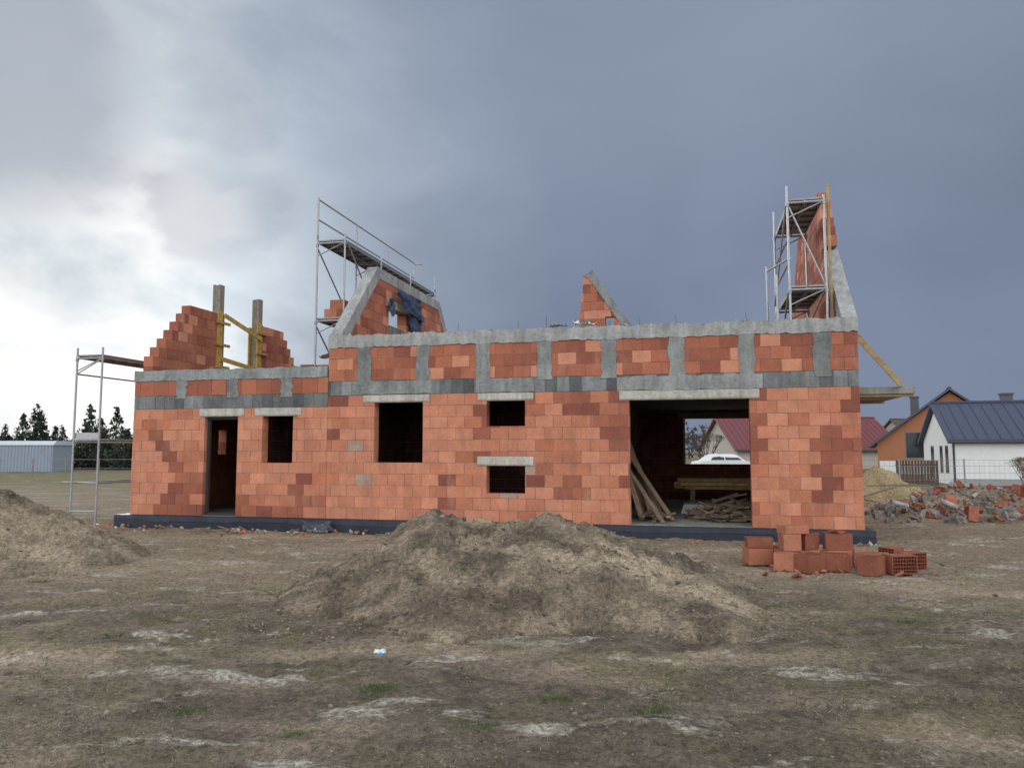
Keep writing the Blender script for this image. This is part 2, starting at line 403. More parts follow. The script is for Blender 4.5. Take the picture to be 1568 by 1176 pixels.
# ------------------------------------------------------------------ hollow blocks
def hollow(mb,M,L=.375,W=.25,H=.238,col=ORR):
    t=.013
    def b(x0,x1,y0,y1,z0,z1,c): mb.mbox(M@Matrix.Translation(((x0+x1)/2,(y0+y1)/2,(z0+z1)/2)),x1-x0,y1-y0,z1-z0,c)
    b(-L/2,L/2,-W/2,-W/2+t,-H/2,H/2,col);b(-L/2,L/2,W/2-t,W/2,-H/2,H/2,col)
    b(-L/2,-L/2+t,-W/2+t,W/2-t,-H/2,H/2,col);b(L/2-t,L/2,-W/2+t,W/2-t,-H/2,H/2,col)
    dk=tuple(c*.85 for c in col)
    for i in range(1,5):
        y=-W/2+W*i/5;b(-L/2+t,L/2-t,y-.004,y+.004,-H/2+.002,H/2-.002,dk)
    for i in range(1,9):
        x=-L/2+L*i/9;b(x-.004,x+.004,-W/2+t,W/2-t,-H/2+.004,H/2-.004,dk)
def TR(x,y,z,rx=0,ry=0,rz=0): return Matrix.Translation((x,y,z))@Euler((rx,ry,rz)).to_matrix().to_4x4()
st=MB();h=.119;q=math.pi/2
def rc(): return tuple(v*.82 for v in (lerp(SAL,ORR,.3+.7*R.random()) if R.random()<.55 else lerp(ORR,DKR,.6)))
spec=[(3.72,11.85,h,0,0,.1,.238),(3.95,12.15,h,0,0,.5,.238),(3.76,11.9,.315,0,0,-.12,.15),
 (4.10,11.55,h,0,0,.05,.238),(4.43,11.7,h,0,0,1.5,.238),(4.12,11.6,.36,0,0,1.45,.238),(4.40,11.78,.36,0,0,1.9,.238),(4.18,11.62,.54,0,0,.2,.12),
 (4.20,11.05,h+.01,.05,0,.6,.238),(3.95,11.2,h,0,0,-.4,.238),
 (4.78,11.55,h,0,0,.15,.238),(4.84,11.62,.36,0,0,-.2,.238),(5.05,11.85,h,0,0,1.1,.238),(4.62,11.2,h,0,0,-.25,.238),
 (4.98,10.85,h,0,0,.8,.238),(5.42,10.95,.127,q,0,.12,.238),(5.72,11.25,.127,q,0,.35,.238),(5.5,11.35,h,0,q,.5,.238),(5.2,11.3,h,0,.06,2.1,.238)]
for (x,y,z,rx,ry,rz,H_) in spec: hollow(st,TR(x,y,z,rx+(R.uniform(-.04,.04) if z<.2 else 0),ry,rz),H=H_,col=rc())
for _ in range(34):
    st.mbox(TR(R.uniform(3.4,5.9),R.uniform(10.5,12),.02,R.random(),R.random(),R.random()*3),R.uniform(.03,.12),R.uniform(.03,.08),.03,rc(),.2)
st.mbox(TR(4.84,11.6,.50,.1,.1,.6),.2,.14,.05,DKR,.2)
st.build('hollow_clay_block_stack',M_block)

# ------------------------------------------------------------------ scaffolds
G=(.42,.43,.44)
def scaffold(name,s0,s1,ts,z0,decks,zp,rails=(),braces=(),parent=HOUSE):
    root=empty(name);root.parent=parent
    mb=MB();r=.024
    for i,t in enumerate(ts):
        for s in(s0,s1):
            mb.cyl((s,t,z0),(s,t,zp),r,col=G)
            mb.box(s-.07,s+.07,t-.07,t+.07,z0,z0+.012,G)
            for d in decks: mb.cyl((s,t,d-.12),(s,t,d-.04),.036,col=(.33,.33,.33))
        for d in decks:
            mb.cyl((s0,t,d-.05),(s1,t,d-.05),r,col=G)
            mb.cyl((s0,t,d-.35),(s1,t,d-.05),.014,col=G)
    for (s,t0,t1,z) in rails: mb.cyl((s,t0,z),(s,t1,z),.02,col=G)
    zz=[z0]+list(decks)
    for i in braces:
        for k in range(len(zz)-1):
            mb.cyl((s0-.03,ts[i],zz[k+1]-.1),(s0-.03,ts[i+1],zz[k]+.1),.019,col=G)
    mb.build('tubes',M_steel,root)
    dk=MB()
    for d in decks:
        for i in range(len(ts)-1):
            w=(s1-s0-.06)/2
            for k in range(2):
                a=s0+.02+k*(w+.02)
                dk.box(a,a+w,ts[i]+.01,ts[i+1]-.01,d,d+.035,(.28,.28,.28))
                for e in(a,a+w-.02): dk.box(e+.001,e+.019,ts[i]+.02,ts[i+1]-.02,d-.06,d-.001,(.33,.33,.33))
                t=ts[i]+.3
                while t<ts[i+1]-.2:
                    dk.box(a+.02,a+w-.02,t,t+.05,d-.04,d-.002,(.25,.25,.25));t+=.42
    dk.build('decks',M_steel,root);return root
T=[1.4,3.6,5.8,8.0]
sc=scaffold('scaffold_tower',-5.18,-4.46,T,2.88,[4.85,6.75],6.9,
  rails=[(-5.18,1.4,8.0,7.8),(-5.18,1.4,8.0,7.3)],braces=(0,))
ex=MB()
ex.cyl((-4.40,1.4,6.7),(-4.40,3.6,4.9),.019,col=G)
for t in T: ex.cyl((-5.18,t,6.8),(-5.18,t,7.85),.024,col=G)
ex.cyl((-4.46,8.0,6.8),(-4.46,8.0,7.3),.024,col=G)
ex.cyl((-5.18,8.0,7.75),(-4.9,8.0,7.75),.02,col=G)
ex.build('guard_posts',M_steel,sc)
b2=MB()
for (s,t,z,r) in((-4.9,1.75,5.01,.1),(-4.62,1.8,5.01,1.5),(-4.8,1.85,5.25,.05)): hollow(b2,TR(s,t,z,0,0,r),col=rc())
b2.build('loose_blocks',M_block,sc)
b3=MB()
for i in range(4):
    for k,(s,t) in enumerate(((-5.75,2.2),(-5.35,2.3),(-6.2,2.1))):
        if i<4-(k==2): hollow(b3,TR(s,t,3.0+i*.24,0,0,R.uniform(-.1,.1)),col=rc())
b3.build('attic_block_stack',M_block,HOUSE)
sc2=scaffold('scaffold_tower',5.52,6.2,[.45,3.0],3.13,[4.9,6.65],6.72,rails=[(5.52,.45,3.0,5.9),(5.52,.45,3.0,5.4)],braces=(0,))
e2=MB()
e2.beam((6.33,.75,4.3),(6.31,.62,7.0),.04,.09,lerp(YEL,TAN,.6),up=(0,1,0));e2.build('timber_upright',M_wood,sc2)
e3=MB();e3.cyl((5.2,1.6,3.2),(5.2,1.6,5.6),.022,col=G);e3.cyl((5.2,1.6,5.5),(5.55,.5,5.5),.02,col=G);e3.cyl((5.3,.6,3.2),(5.3,.6,5.2),.022,col=G)
e3.cyl((5.52,3,6.6),(5.52,3,7.2),.022,col=G);e3.cyl((5.52,.45,6.7),(5.52,.45,6.95),.022,col=G)
e3.cyl((6.2,.47,4.9),(5.52,.47,6.6),.018,col=G);e3.cyl((5.55,2.95,3.2),(6.2,.5,4.85),.018,col=G);e3.build('side_tubes',M_steel,sc2)
sc3=scaffold('scaffold_tower',-10.55,-9.85,[-.1,2.6],0,[3.92],4.12,rails=[(-10.55,-.1,2.6,1.9),(-9.85,-.1,2.6,1.95),(-10.55,-.1,2.6,.95),(-9.85,-.1,2.6,.95),(-10.55,-.1,2.6,3.5)])
e4=MB();e4.cyl((-10.55,-.1,1.95),(-9.85,-.1,1.95),.024,col=G);e4.box(-10.55,-9.85,-.08,-.05,1.98,2.12,(.5,.5,.5));e4.cyl((-11.1,.2,.95),(-9.85,-.1,.95),.02,col=G);e4.cyl((-10.55,-.1,.3),(-9.85,-.1,.3),.02,col=G)
e4.cyl((-10.55,-.1,3.5),(-9.85,-.1,3.85),.015,col=G);e4.build('frame_rails',M_steel,sc3)

# ------------------------------------------------------------------ cloths
def cloth(name,P,U,V,n,amp,col,parent=None,seed=0,rag=.12,sgn=1):
    mb=MB();P=Vector(P);U=Vector(U);V=Vector(V);Nn=U.cross(V).normalized()*sgn
    vs=[]
    for j in range(n+1):
        for i in range(n+1):
            a=i/n;b=j/n
            o=float(vnoise(a*7+seed,b*1.6+seed,3))*amp+float(vnoise(a*13,b*6,seed))*amp*.5
            ra=1-rag*float(vnoise(a*5,seed,1))
            w=.5+(a-.5)*(1-.35*b*float(vnoise(b*3,seed,2)))
            vs.append(tuple(P+U*w+V*(b*ra)+Nn*o))
    fs=[(j*(n+1)+i,j*(n+1)+i+1,(j+1)*(n+1)+i+1,(j+1)*(n+1)+i) for j in range(n) for i in range(n)]
    mb.add(vs,fs,col);return mb.build(name,M_cloth,parent,True,False)
tp=empty('blue_tarpaulin');tp.parent=HOUSE
cloth('sheet',(SM+.29,2.75,5.80),(0,1.6,-.02),(0.02,.55,-.62),24,.22,(.05,.085,.15),tp,2,.5,-1)
cloth('fold',(SM+.30,3.75,5.6),(0,.65,.05),(0,.5,-1.2),20,.2,(.04,.065,.12),tp,5,.3,-1)
cloth('tail',(SM+.30,2.5,5.5),(0,.35,.1),(0,.1,-.5),14,.12,(.06,.09,.14),tp,9,.4,-1)
fo=empty('mineral_wool_pile');fo.parent=HOUSE
cloth('wool',(1.25,.02,4.24),(.5,0,-.02),(0,.22,-.03),16,.12,(.7,.7,.68),fo,8)
cloth('wool_b',(.75,.05,4.19),(.4,0,.02),(0,.18,.0),12,.07,(.6,.6,.58),fo,3)
cloth('wool_c',(-5.5,2.1,3.98),(.6,0,.02),(0,.4,.0),14,.1,(.72,.7,.68),fo,4)

# ------------------------------------------------------------------ garage contents
pl=MB()
for i in range(7):
    x=2.35+R.uniform(0,.55);y=.5+R.uniform(0,1.3)
    c=lerp((.34,.24,.15),(.2,.14,.1),R.random())
    pl.beam((x+R.uniform(.1,.35),y-.1,.27),(2.12+R.uniform(0,.08),y+R.uniform(.4,1.2),R.uniform(1.4,2.2)),.12,.025,c)
for i in range(9):
    pl.beam((2.3+R.random()*.8,.4+R.random(),.28+R.random()*.1),(2.7+R.random()*.6,1.0+R.random(),.3+R.random()*.25),.08,.03,lerp((.34,.24,.15),(.2,.14,.1),R.random()))
pl.build('leaning_planks',M_wood,HOUSE)
wp=MB()
for i in range(170):
    x=R.uniform(3.7,4.75);y=R.uniform(.9,2.6);hh=.6*max(0,1-abs(x-4.35)/.8)*max(.2,1-abs(y-1.7)/1.2)
    z=.28+R.random()*hh;L=R.uniform(.25,.8);a=R.uniform(-.9,.9)+(q if R.random()<.3 else 0)
    c=lerp((.28,.21,.14),(.09,.07,.055),R.random())
    wp.mbox(TR(x,y,z,R.uniform(-.3,.3),R.uniform(-.35,.35),a),L,R.uniform(.03,.10),R.uniform(.02,.05),c)
wp.build('timber_offcut_pile',M_wood,HOUSE)
bs=MB()
for i in range(6):
    for j in range(3):
        bs.box(3.1+R.uniform(0,.3),6.1,4.3+i*.16,4.3+i*.16+.12,.75+j*.09+.001*i,.75+j*.09+.08,lerp((.62,.42,.12),(.35,.22,.11),R.random()))
for x in(3.5,5.7): bs.box(x,x+.12,4.3,5.2,.26,.748,(.2,.15,.1))
bs.build('formwork_beam_stack',M_wood,HOUSE)
def piece(name,boxes,mat=M_gen):
    m=MB()
    for b in boxes: m.box(*b)
    m.build(name,mat,HOUSE)
piece('insulation_board_stack',[(3.3+.02*i,4.0+.01*i,2.9,3.5,.26+i*.055,.31+i*.055,(.55,.55,.52)) for i in range(4)])
piece('material_pallet',[(4.9,5.8,3.0+i*.25,3.12+i*.25,.262,.30,(.25,.19,.12)) for i in range(3)]+[(4.92,5.78,3.02,3.6,.302,.62,(.07,.09,.13)),(5.0,5.6,3.1,3.5,.622,.74,(.35,.35,.33))])
bd=MB()
for j in range(10):
    for k in range(4):
        bd.box(-9.75+k*.15+R.uniform(-.01,.01),-9.62+k*.15,1.2+R.uniform(-.1,.1),4.2,.12+j*.1,.12+j*.1+.05,lerp((.42,.33,.22),(.28,.22,.16),R.random()))
    for t in(1.5,2.6,3.7): bd.box(-9.7,-9.2,t,t+.08,.171+j*.1,.219+j*.1,(.25,.2,.14))
bd.build('board_stack',M_wood,HOUSE)
cloth('torn_foil',(-4.55,-.15,.02),(.75,-.02,0),(0,-.16,.24),20,.05,(.16,.19,.24),HOUSE,4)
cloth('paper_scrap',(-4.2,-.35,.03),(.35,-.02,0),(0,-.12,.05),12,.05,(.5,.5,.48),HOUSE,6)
db=MB()
for _ in range(170):
    s=R.uniform(-9.3,6.8);t=-.15-abs(R.gauss(0,.45));k=R.random()
    c=lerp(ORR,DKR,R.random()) if k<.3 else ((.42,.41,.38) if k<.7 else (.24,.18,.12))
    L_=R.uniform(.03,.10)
    if k>.85: db.mbox(TR(s,t,.03,0,R.uniform(-.1,.1),R.random()*3),R.uniform(.2,.6),.03,.015,c)
    else: db.mbox(TR(s,t,.015,R.random(),R.random(),R.random()*3),L_,L_*.7,L_*.4,c,.2)
db.build('building_debris',M_rub,HOUSE)

# ------------------------------------------------------------------ ground
def axis_(lo,hi,step,far,g=1.16):
    a=list(np.arange(lo,hi+1e-6,step));s=step
    x=a[-1]
    while x<far: s*=g;x+=s;a.append(x)
    x=a[0];s=step;pre=[]
    while x>-far: s*=g;x-=s;pre.append(x)
    return np.array(pre[::-1]+a)
def ground_h(X,Y):
    z=(fbm(X*.35,Y*.35,3,3)-.5)*.10+(fbm(X*2.2,Y*2.2,5,4)-.5)*.085+(fbm(X*9,Y*9,8,3)-.5)*.05
    ru=np.abs(fbm(X*.5+Y*.15,Y*1.4,21,3)-.5);z=z-.03*np.exp(-(ru/.03)**2)
    return z-.012
def grid(xs,ys,hf,name,mat,smooth=True):
    X,Y=np.meshgrid(xs,ys);Z=hf(X,Y);nx=len(xs);ny=len(ys)
    co=np.stack([X.ravel(),Y.ravel(),Z.ravel()],1).astype(np.float32)
    i=np.arange(nx-1);j=np.arange(ny-1);I,J=np.meshgrid(i,j);b=(J*nx+I).ravel()
    F=np.stack([b,b+1,b+1+nx,b+nx],1).astype(np.int32)
    me=bpy.data.meshes.new(name);me.vertices.add(len(co));me.vertices.foreach_set('co',co.ravel())
    me.loops.add(F.size);me.loops.foreach_set('vertex_index',F.ravel());me.polygons.add(len(F))
    me.polygons.foreach_set('loop_start',np.arange(0,F.size,4,dtype=np.int32));me.polygons.foreach_set('loop_total',np.full(len(F),4,dtype=np.int32))
    me.update(calc_edges=True);me.validate()
    me.polygons.foreach_set('use_smooth',np.full(len(F),smooth))
    me.materials.append(mat);ob=bpy.data.objects.new(name,me);scene.collection.objects.link(ob);return ob
def gh(X,Y):
    d=np.sqrt(X**2+(Y-10)**2);k=np.clip((60-d)/30,0,1)
    return ground_h(X,Y)*k
grid(axis_(-11,13,.06,900),axis_(2.5,18,.05,900),gh,'ground',M_ground)
def cones(X,Y,cs,seed):
    wx=(fbm(X*1.1,Y*1.1,seed,3)-.5)*.8;wy=(fbm(X*1.1+9,Y*1.1,seed+1,3)-.5)*.8
    acc=0
    for (cx,cy,hh,rx,ry) in cs:
        r=np.sqrt(((X+wx-cx)/rx)**2+((Y+wy-cy)/ry)**2)
        acc=acc+(hh*(1-np.clip(r,0,1)**1.2))**5
    hgt=acc**.2
    m=np.clip(hgt/.3,0,1)
    hgt=hgt+m*((fbm(X*2.2,Y*2.2,seed+4,4)-.5)*.24+(fbm(X*9,Y*9,seed+6,4)-.5)*.11)
    hgt=hgt-m*.06*np.exp(-((fbm(X*2.6,Y*.9,seed+9,3)-.5)/.04)**2)
    return np.where(hgt>.008,hgt,-.12)
CF=[(-.80,10.2,.92,1.85,2.7),(.62,10.1,.90,2.0,2.7),(1.45,9.2,.58,1.55,1.9),(-.1,9.2,.62,2.2,2.0),(-1.6,9.5,.46,1.15,1.4),(.6,8.8,.46,2.2,1.5)]
CL=[(-8.5,12.7,1.08,2.4,2.3),(-7.3,12.4,.58,1.5,1.7)]
CR=[(12.2,20.2,.80,3.2,1.7),(14.5,20.5,.85,3.3,1.8)]
CS=[(11.5,24.6,1.2,1.7,1.5)]
def hF(X,Y): return cones(X,Y,CF,31)
def hL(X,Y): return cones(X,Y,CL,47)
def hR(X,Y): return cones(X,Y,CR,53)
grid(np.arange(-3.8,3.9,.026),np.arange(6.5,13.4,.026),hF,'dirt_pile',M_pile)
grid(np.arange(-11.5,-5.2,.04),np.arange(9.8,15.4,.04),hL,'dirt_pile',M_pile)
grid(np.arange(8.3,18.5,.07),np.arange(18,22.8,.07),hR,'rubble_heap_base',M_pile)
grid(np.arange(9,14,.07),np.arange(22.8,26.6,.07),lambda X,Y:cones(X,Y,CS,61),'sand_pile',M_sand)

import bmesh
def ico(n):
    bm=bmesh.new();bmesh.ops.create_icosphere(bm,subdivisions=n,radius=1)
    v=np.array([x.co[:] for x in bm.verts]);f=np.array([[w.index for w in p.verts] for p in bm.faces]);bm.free();return v,f
IV,IF=ico(1)
def rawmesh(name,V,F,C,mat,parent=None,smooth=False):
    me=bpy.data.meshes.new(name);me.vertices.add(len(V));me.vertices.foreach_set('co',V.astype(np.float32).ravel())
    F=F.astype(np.int32);k=F.shape[1]
    me.loops.add(F.size);me.loops.foreach_set('vertex_index',F.ravel());me.polygons.add(len(F))
    me.polygons.foreach_set('loop_start',np.arange(0,F.size,k,dtype=np.int32));me.polygons.foreach_set('loop_total',np.full(len(F),k,dtype=np.int32))
    me.update(calc_edges=True)
    ca=me.color_attributes.new(name='Col',type='FLOAT_COLOR',domain='POINT')
    arr=np.ones((len(V),4),np.float32);arr[:,:3]=C;ca.data.foreach_set('color',arr.ravel())
    me.materials.append(mat);ob=bpy.data.objects.new(name,me);scene.collection.objects.link(ob)
    if parent: ob.parent=parent
    return ob
def scatter(name,P,S,C,mat,flat=.65):
    n=len(P);V=IV[None]*(1+NR.uniform(-.28,.28,(n,len(IV),1)))
    V=V*S[:,None,None]*NR.uniform(.7,1.3,(n,1,3));V[:,:,2]*=flat
    a=NR.uniform(0,6.28,n);ca,sa=np.cos(a)[:,None],np.sin(a)[:,None]
    x=V[:,:,0]*ca-V[:,:,1]*sa;y=V[:,:,0]*sa+V[:,:,1]*ca
    V=np.stack([x,y,V[:,:,2]],2)+P[:,None,:]
    F=(IF[None]+np.arange(n)[:,None,None]*len(IV)).reshape(-1,3)
    return rawmesh(name,V.reshape(-1,3),F,np.repeat(C,len(IV),0),mat)
def surf(X,Y):
    z=gh(X,Y)
    z=np.maximum(z,np.where((np.abs(X)<3.8)&(Y>6.6)&(Y<13.4),hF(X,Y),-1))
    z=np.maximum(z,np.where((X<-5.2)&(Y>9.8)&(Y<15.4),hL(X,Y),-1))
    return z
n=8000
X=np.concatenate([NR.uniform(-9,10,n),NR.uniform(-3,3.2,4800),NR.uniform(-10,-5.8,1500)])
Y=np.concatenate([3.9+NR.uniform(0,1,n)**1.6*11.2,NR.uniform(7.2,12.3,4800),NR.uniform(10.4,14,1500)])
S=np.exp(NR.normal(math.log(.0075),.5,len(X)));S=np.clip(S,.004,.035);S[n:]*=1.25
Z=surf(X,Y)+S*.1
c0=np.array([.25,.20,.145]);C=c0[None]*NR.uniform(.4,1.25,(len(X),1))
scatter('soil_clods',np.stack([X,Y,Z],1),S,C,M_rub)

rb=MB()
for i in range(1500):
    x=R.uniform(8.9,17.5);y=R.uniform(18.3,21.6);z=float(hR(np.array(x),np.array(y)))
    if z<.02:
        if R.random()<.8: continue
        z=0
    red=R.random()<(.30 if x<12.3 else .75)
    c=(lerp(ORR,DKR,R.random()) if red else lerp((.36,.35,.33),(.12,.12,.12),R.random()))
    if red: c=tuple(v*R.uniform(.6,1.05) for v in c)
    sz=R.uniform(.05,.2)*(.7 if R.random()<.7 else 1.3)
    rb.mbox(TR(x,y,z+sz*.1,R.random()*6,R.random()*6,R.random()*6),sz,sz*R.uniform(.4,.9),sz*R.uniform(.15,.5),c,.2)
for i in range(9):
    x=R.uniform(11,16.5);y=R.uniform(18.8,20.4);z=float(hR(np.array(x),np.array(y)))
    hollow(rb,TR(x,y,max(z,0)+.06,R.random()*3,R.random()*3,R.random()*3),col=lerp(ORR,DKR,R.random()*.6))
for x,y in((9.4,19.3),(10.4,18.9),(13.3,18.5),(15.2,18.4)): rb.cyl((x,y,.3+R.random()*.2),(x+.5,y+.2,.32),.06,col=(.4,.4,.4),n=12)
for _ in range(8):
    x=R.uniform(9.3,11.6);y=R.uniform(21.5,23.5);rb.beam((x,y,.2+R.random()*.7),(x+R.uniform(.8,1.4),y+R.uniform(-.4,.4),.2+R.random()*.7),.12,.04,(.26,.2,.13))
rb.build('rubble_heap',M_rub)

def blades(name,X,Y,Hh,W,C,lean=.7):
    n=len(X);Z=surf(X,Y)-.004
    a=NR.uniform(0,6.28,n);l=NR.uniform(.1,lean,n)*Hh;b=NR.uniform(0,6.28,n)
    p=np.stack([X,Y,Z],1);w=np.stack([np.cos(a),np.sin(a),0*a],1)*W[:,None]
    tip=p+np.stack([np.cos(b)*l,np.sin(b)*l,Hh],1)
    V=np.stack([p-w,p+w,tip],1).reshape(-1,3);F=np.arange(3*n).reshape(-1,3)
    return rawmesh(name,V,F,np.repeat(C,3,0),M_grass)
n=170000
X=NR.uniform(-8.5,8.5,n);Y=3.9+NR.uniform(0,1,n)**1.6*8.5
d=fbm(X*.7,Y*.9,77,4)
keep=(NR.uniform(0,1,n)<np.clip((d-.44)*5,0.03,1))&(hF(X,Y)<.05)&(hL(X,Y)<.05);X=X[keep];Y=Y[keep];n=len(X)
pal=np.array([[.33,.28,.175],[.23,.19,.12],[.14,.15,.065],[.42,.37,.25],[.10,.08,.055]])
C=pal[NR.choice(5,n,p=[.2,.25,.28,.10,.17])]*NR.uniform(.7,1.2,(n,1))
blades('dry_grass',X,Y,NR.uniform(.007,.03,n),NR.uniform(.0013,.0034,n),C,2.4)
tx=[(-.94,5.7),(-.19,4.95),(.91,5.2),(-.55,4.2),(-1.34,4.9),(-2.2,5.4),(.3,5.5),(2.9,8.6),(1.1,8.7),(.45,9.0),(-.5,8.4),(1.1,9.3),(-1.1,9.0),(-2.6,9.2),(-3.7,7.4),(-6,10),(4,8),(5,6.9),(-.98,5.75)]
for _ in range(170): tx.append((R.uniform(-7,7),R.uniform(4.2,10)))
bx=[];by=[];bh=[]
for i,(x,y) in enumerate(tx):
    k=(170 if i<19 else 60);sp_=.05 if i<19 else R.uniform(.05,.16)
    r=NR.normal(0,sp_,(k,2));bx.append(x+r[:,0]*1.5);by.append(y+r[:,1]);bh.append(NR.uniform(.012,.05 if i<19 else .024,k))
X=np.concatenate(bx);Y=np.concatenate(by);Hh=np.concatenate(bh);n=len(X)
C=np.array([.095,.135,.042])[None]*NR.uniform(.6,1.5,(n,1))
blades('green_grass_tufts',X,Y,Hh,NR.uniform(.0015,.0038,n),C,1.2)
lt=cloth('crumpled_wrapper',(-1.14,6.5,.02),(.10,.02,.0),(.0,.04,.03),14,.035,(.75,.78,.82),None,6)
lt2=MB();lt2.mbox(TR(-1.07,6.49,.04,.4,.3,.5),.04,.025,.01,(.08,.3,.6),.2);lt2.build('wrapper_label',M_gen,lt)

# ------------------------------------------------------------------ background
def gable_house(name,cx,cy,rz,L,W,eave,ridge,wallc,roofc,over=.4,chim=(),wins=()):
    e=empty(name,(cx,cy,0),rz);w=MB()
    w.box(-L/2,L/2,-W/2,W/2,-.1,eave,wallc)
    w.prism([(-W/2,eave+.001),(W/2,eave+.001),(0,ridge-.12)],-L/2+.003,L/2-.003,'x',wallc);w.build('walls',M_gen,e)
    r=MB();sl=(ridge-eave)/(W/2)
    for sgn in(-1,1):
        y0=sgn*(W/2+over);z0=eave-over*sl
        r.prism([(y0,z0),(0,ridge),(0,ridge+.16),(y0,z0+.16)],-L/2-over,L/2+over,'x',roofc)
        x=-L/2-over+.3
        while x<L/2+over:
            r.prism([(y0,z0+.161),(0,ridge+.161),(0,ridge+.2),(y0,z0+.2)],x,x+.04,'x',tuple(c*1.15 for c in roofc));x+=.52
        r.cyl((-L/2-over,y0*1.01,z0+.02),(L/2+over,y0*1.01,z0+.02),.07,col=(.05,.05,.06))
    r.box(-L/2-over,L/2+over,-.12,.12,ridge+.12,ridge+.23,roofc)
    r.build('roof',M_roof,e)
    if chim:
        c=MB()
        for (x,y,z1,s) in chim: c.box(x-s,x+s,y-s,y+s,eave,z1,(.12,.12,.13));c.box(x-s-.05,x+s+.05,y-s-.05,y+s+.05,z1,z1+.1,(.1,.1,.1))
        c.build('chimney',M_gen,e)
    g=MB();fr=MB()
    for (face,a,b,z0,z1) in wins:
        if face=='-y': g.box(a,b,-W/2-.02,-W/2+.05,z0,z1);fr.box(a-.07,b+.07,-W/2-.012,-W/2+.04,z0-.07,z1+.07,(.2,.2,.22))
        if face=='-x': g.box(-L/2-.02,-L/2+.05,a,b,z0,z1);fr.box(-L/2-.012,-L/2+.04,a-.07,b+.07,z0-.07,z1+.07,(.2,.2,.22))
    if wins: g.build('windows',M_glass,e);fr.build('window_frames',M_gen,e)
    return e
WH=(.80,.81,.81)
rz=math.radians(-17);L=14;W=6.6;c=Vector((22.2,39))+Vector((math.cos(rz),math.sin(rz)))*L/2+Vector((-math.sin(rz),math.cos(rz)))*W/2
wh=gable_house('white_house',c.x,c.y,rz,L,W,2.25,4.15,WH,(.055,.065,.115),.25,chim=[(-3.4,.6,4.7,.25),(1.0,0,4.6,.15)],wins=[('-x',-2.4,-1.9,.6,1.9),('-x',-1.2,-.7,.6,1.9),('-x',.8,1.4,.3,1.9)])
dp=MB();dp.cyl((-6.95,-3.36,0),(-6.95,-3.36,2.2),.05,col=(.05,.05,.06));dp.box(-7.02,7.02,-3.33,-3.302,-.05,.3,(.35,.35,.36));dp.build('downpipe_and_base',M_gen,wh)
rz=math.radians(90-27);L=9;W=9.6
oh=gable_house('clay_block_house',31.3+math.cos(rz)*L/2,55+math.sin(rz)*L/2,rz,L,W,2.3,6.0,(.42,.17,.085),(.07,.085,.13),.45,chim=[(0,2.2,5.8,.3)],wins=[('-x',1.6,2.9,1.2,3.0),('-x',-2.6,-1.4,.8,2.2)])
ow=MB();ow.box(-4.53,-4.505,-4.7,4.7,0,.95,WH);ow.build('plaster_band',M_gen,oh)
gable_house('red_roof_house',28.6,78,math.radians(5),16,10,1.9,4.9,(.5,.47,.42),(.17,.045,.05),.4,chim=[(-2,0,5.6,.35),(4,0,5.5,.3)],wins=[('-y',-6,-4.8,.6,1.7),('-y',1,2.2,.6,1.7)])
gable_house('distant_house',-61,84,math.radians(20),7,7,2.4,5.0,(.16,.16,.16),(.06,.06,.065),.4,chim=[(1,0,5.6,.3)])
gable_house('distant_house',60,110,.2,13,9,2.8,6,(.5,.45,.4),(.1,.07,.06),.4)
sh=MB();sh.box(-4,4.6,-1.5,1.5,-.1,2.15,(.30,.35,.42));sh.prism([(-1.6,2.151),(1.6,2.151),(1.2,2.5),(-1.2,2.5)],-4.1,4.7,'x',(.55,.6,.66))
for i in range(32): sh.box(-3.95+i*.27,-3.87+i*.27,-1.53,-1.501,0,2.1,(.26,.31,.38))
so_=sh.build('metal_shed',M_gen);so_.location=(-42.0,64.5,0)
fe=MB()
for i in range(9):
    x=14+i*2.6;y=33.5-i*.3;fe.cyl((x,y,0),(x,y,1.35),.035,col=(.35,.36,.36),n=6)
    if i<8:
        for z in(.15,.45,.75,1.05,1.3): fe.cyl((x,y,z),(x+2.6,y-.3,z),.006,col=(.3,.3,.3),n=4)
        for k in range(13): xx=x+.2*k;fe.cyl((xx,y-.3*k*.2/2.6,.1),(xx,y-.3*k*.2/2.6,1.32),.004,col=(.3,.3,.3),n=3)
fe.build('wire_mesh_fence',M_steel)
ga=MB()
for i in range(14): ga.box(17.6+i*.14,17.6+i*.14+.11,35.5,35.53,.1,1.25,(.09,.06,.05))
for z in(.3,1.0): ga.box(17.6,19.5,35.54,35.58,z,z+.08,(.1,.07,.05))
ga.build('timber_gate',M_wood)
ff=MB()
for i in range(26):
    x=-48+i*2.2;ff.cyl((x,52+.1*i,0),(x,52+.1*i,1.2),.04,col=(.25,.22,.18),n=5)
    if i<25:
        for z in(.5,1.1): ff.cyl((x,52+.1*i,z),(x+2.2,52.1+.1*i,z),.012,col=(.3,.3,.3),n=4)
ff.build('field_fence',M_wood)

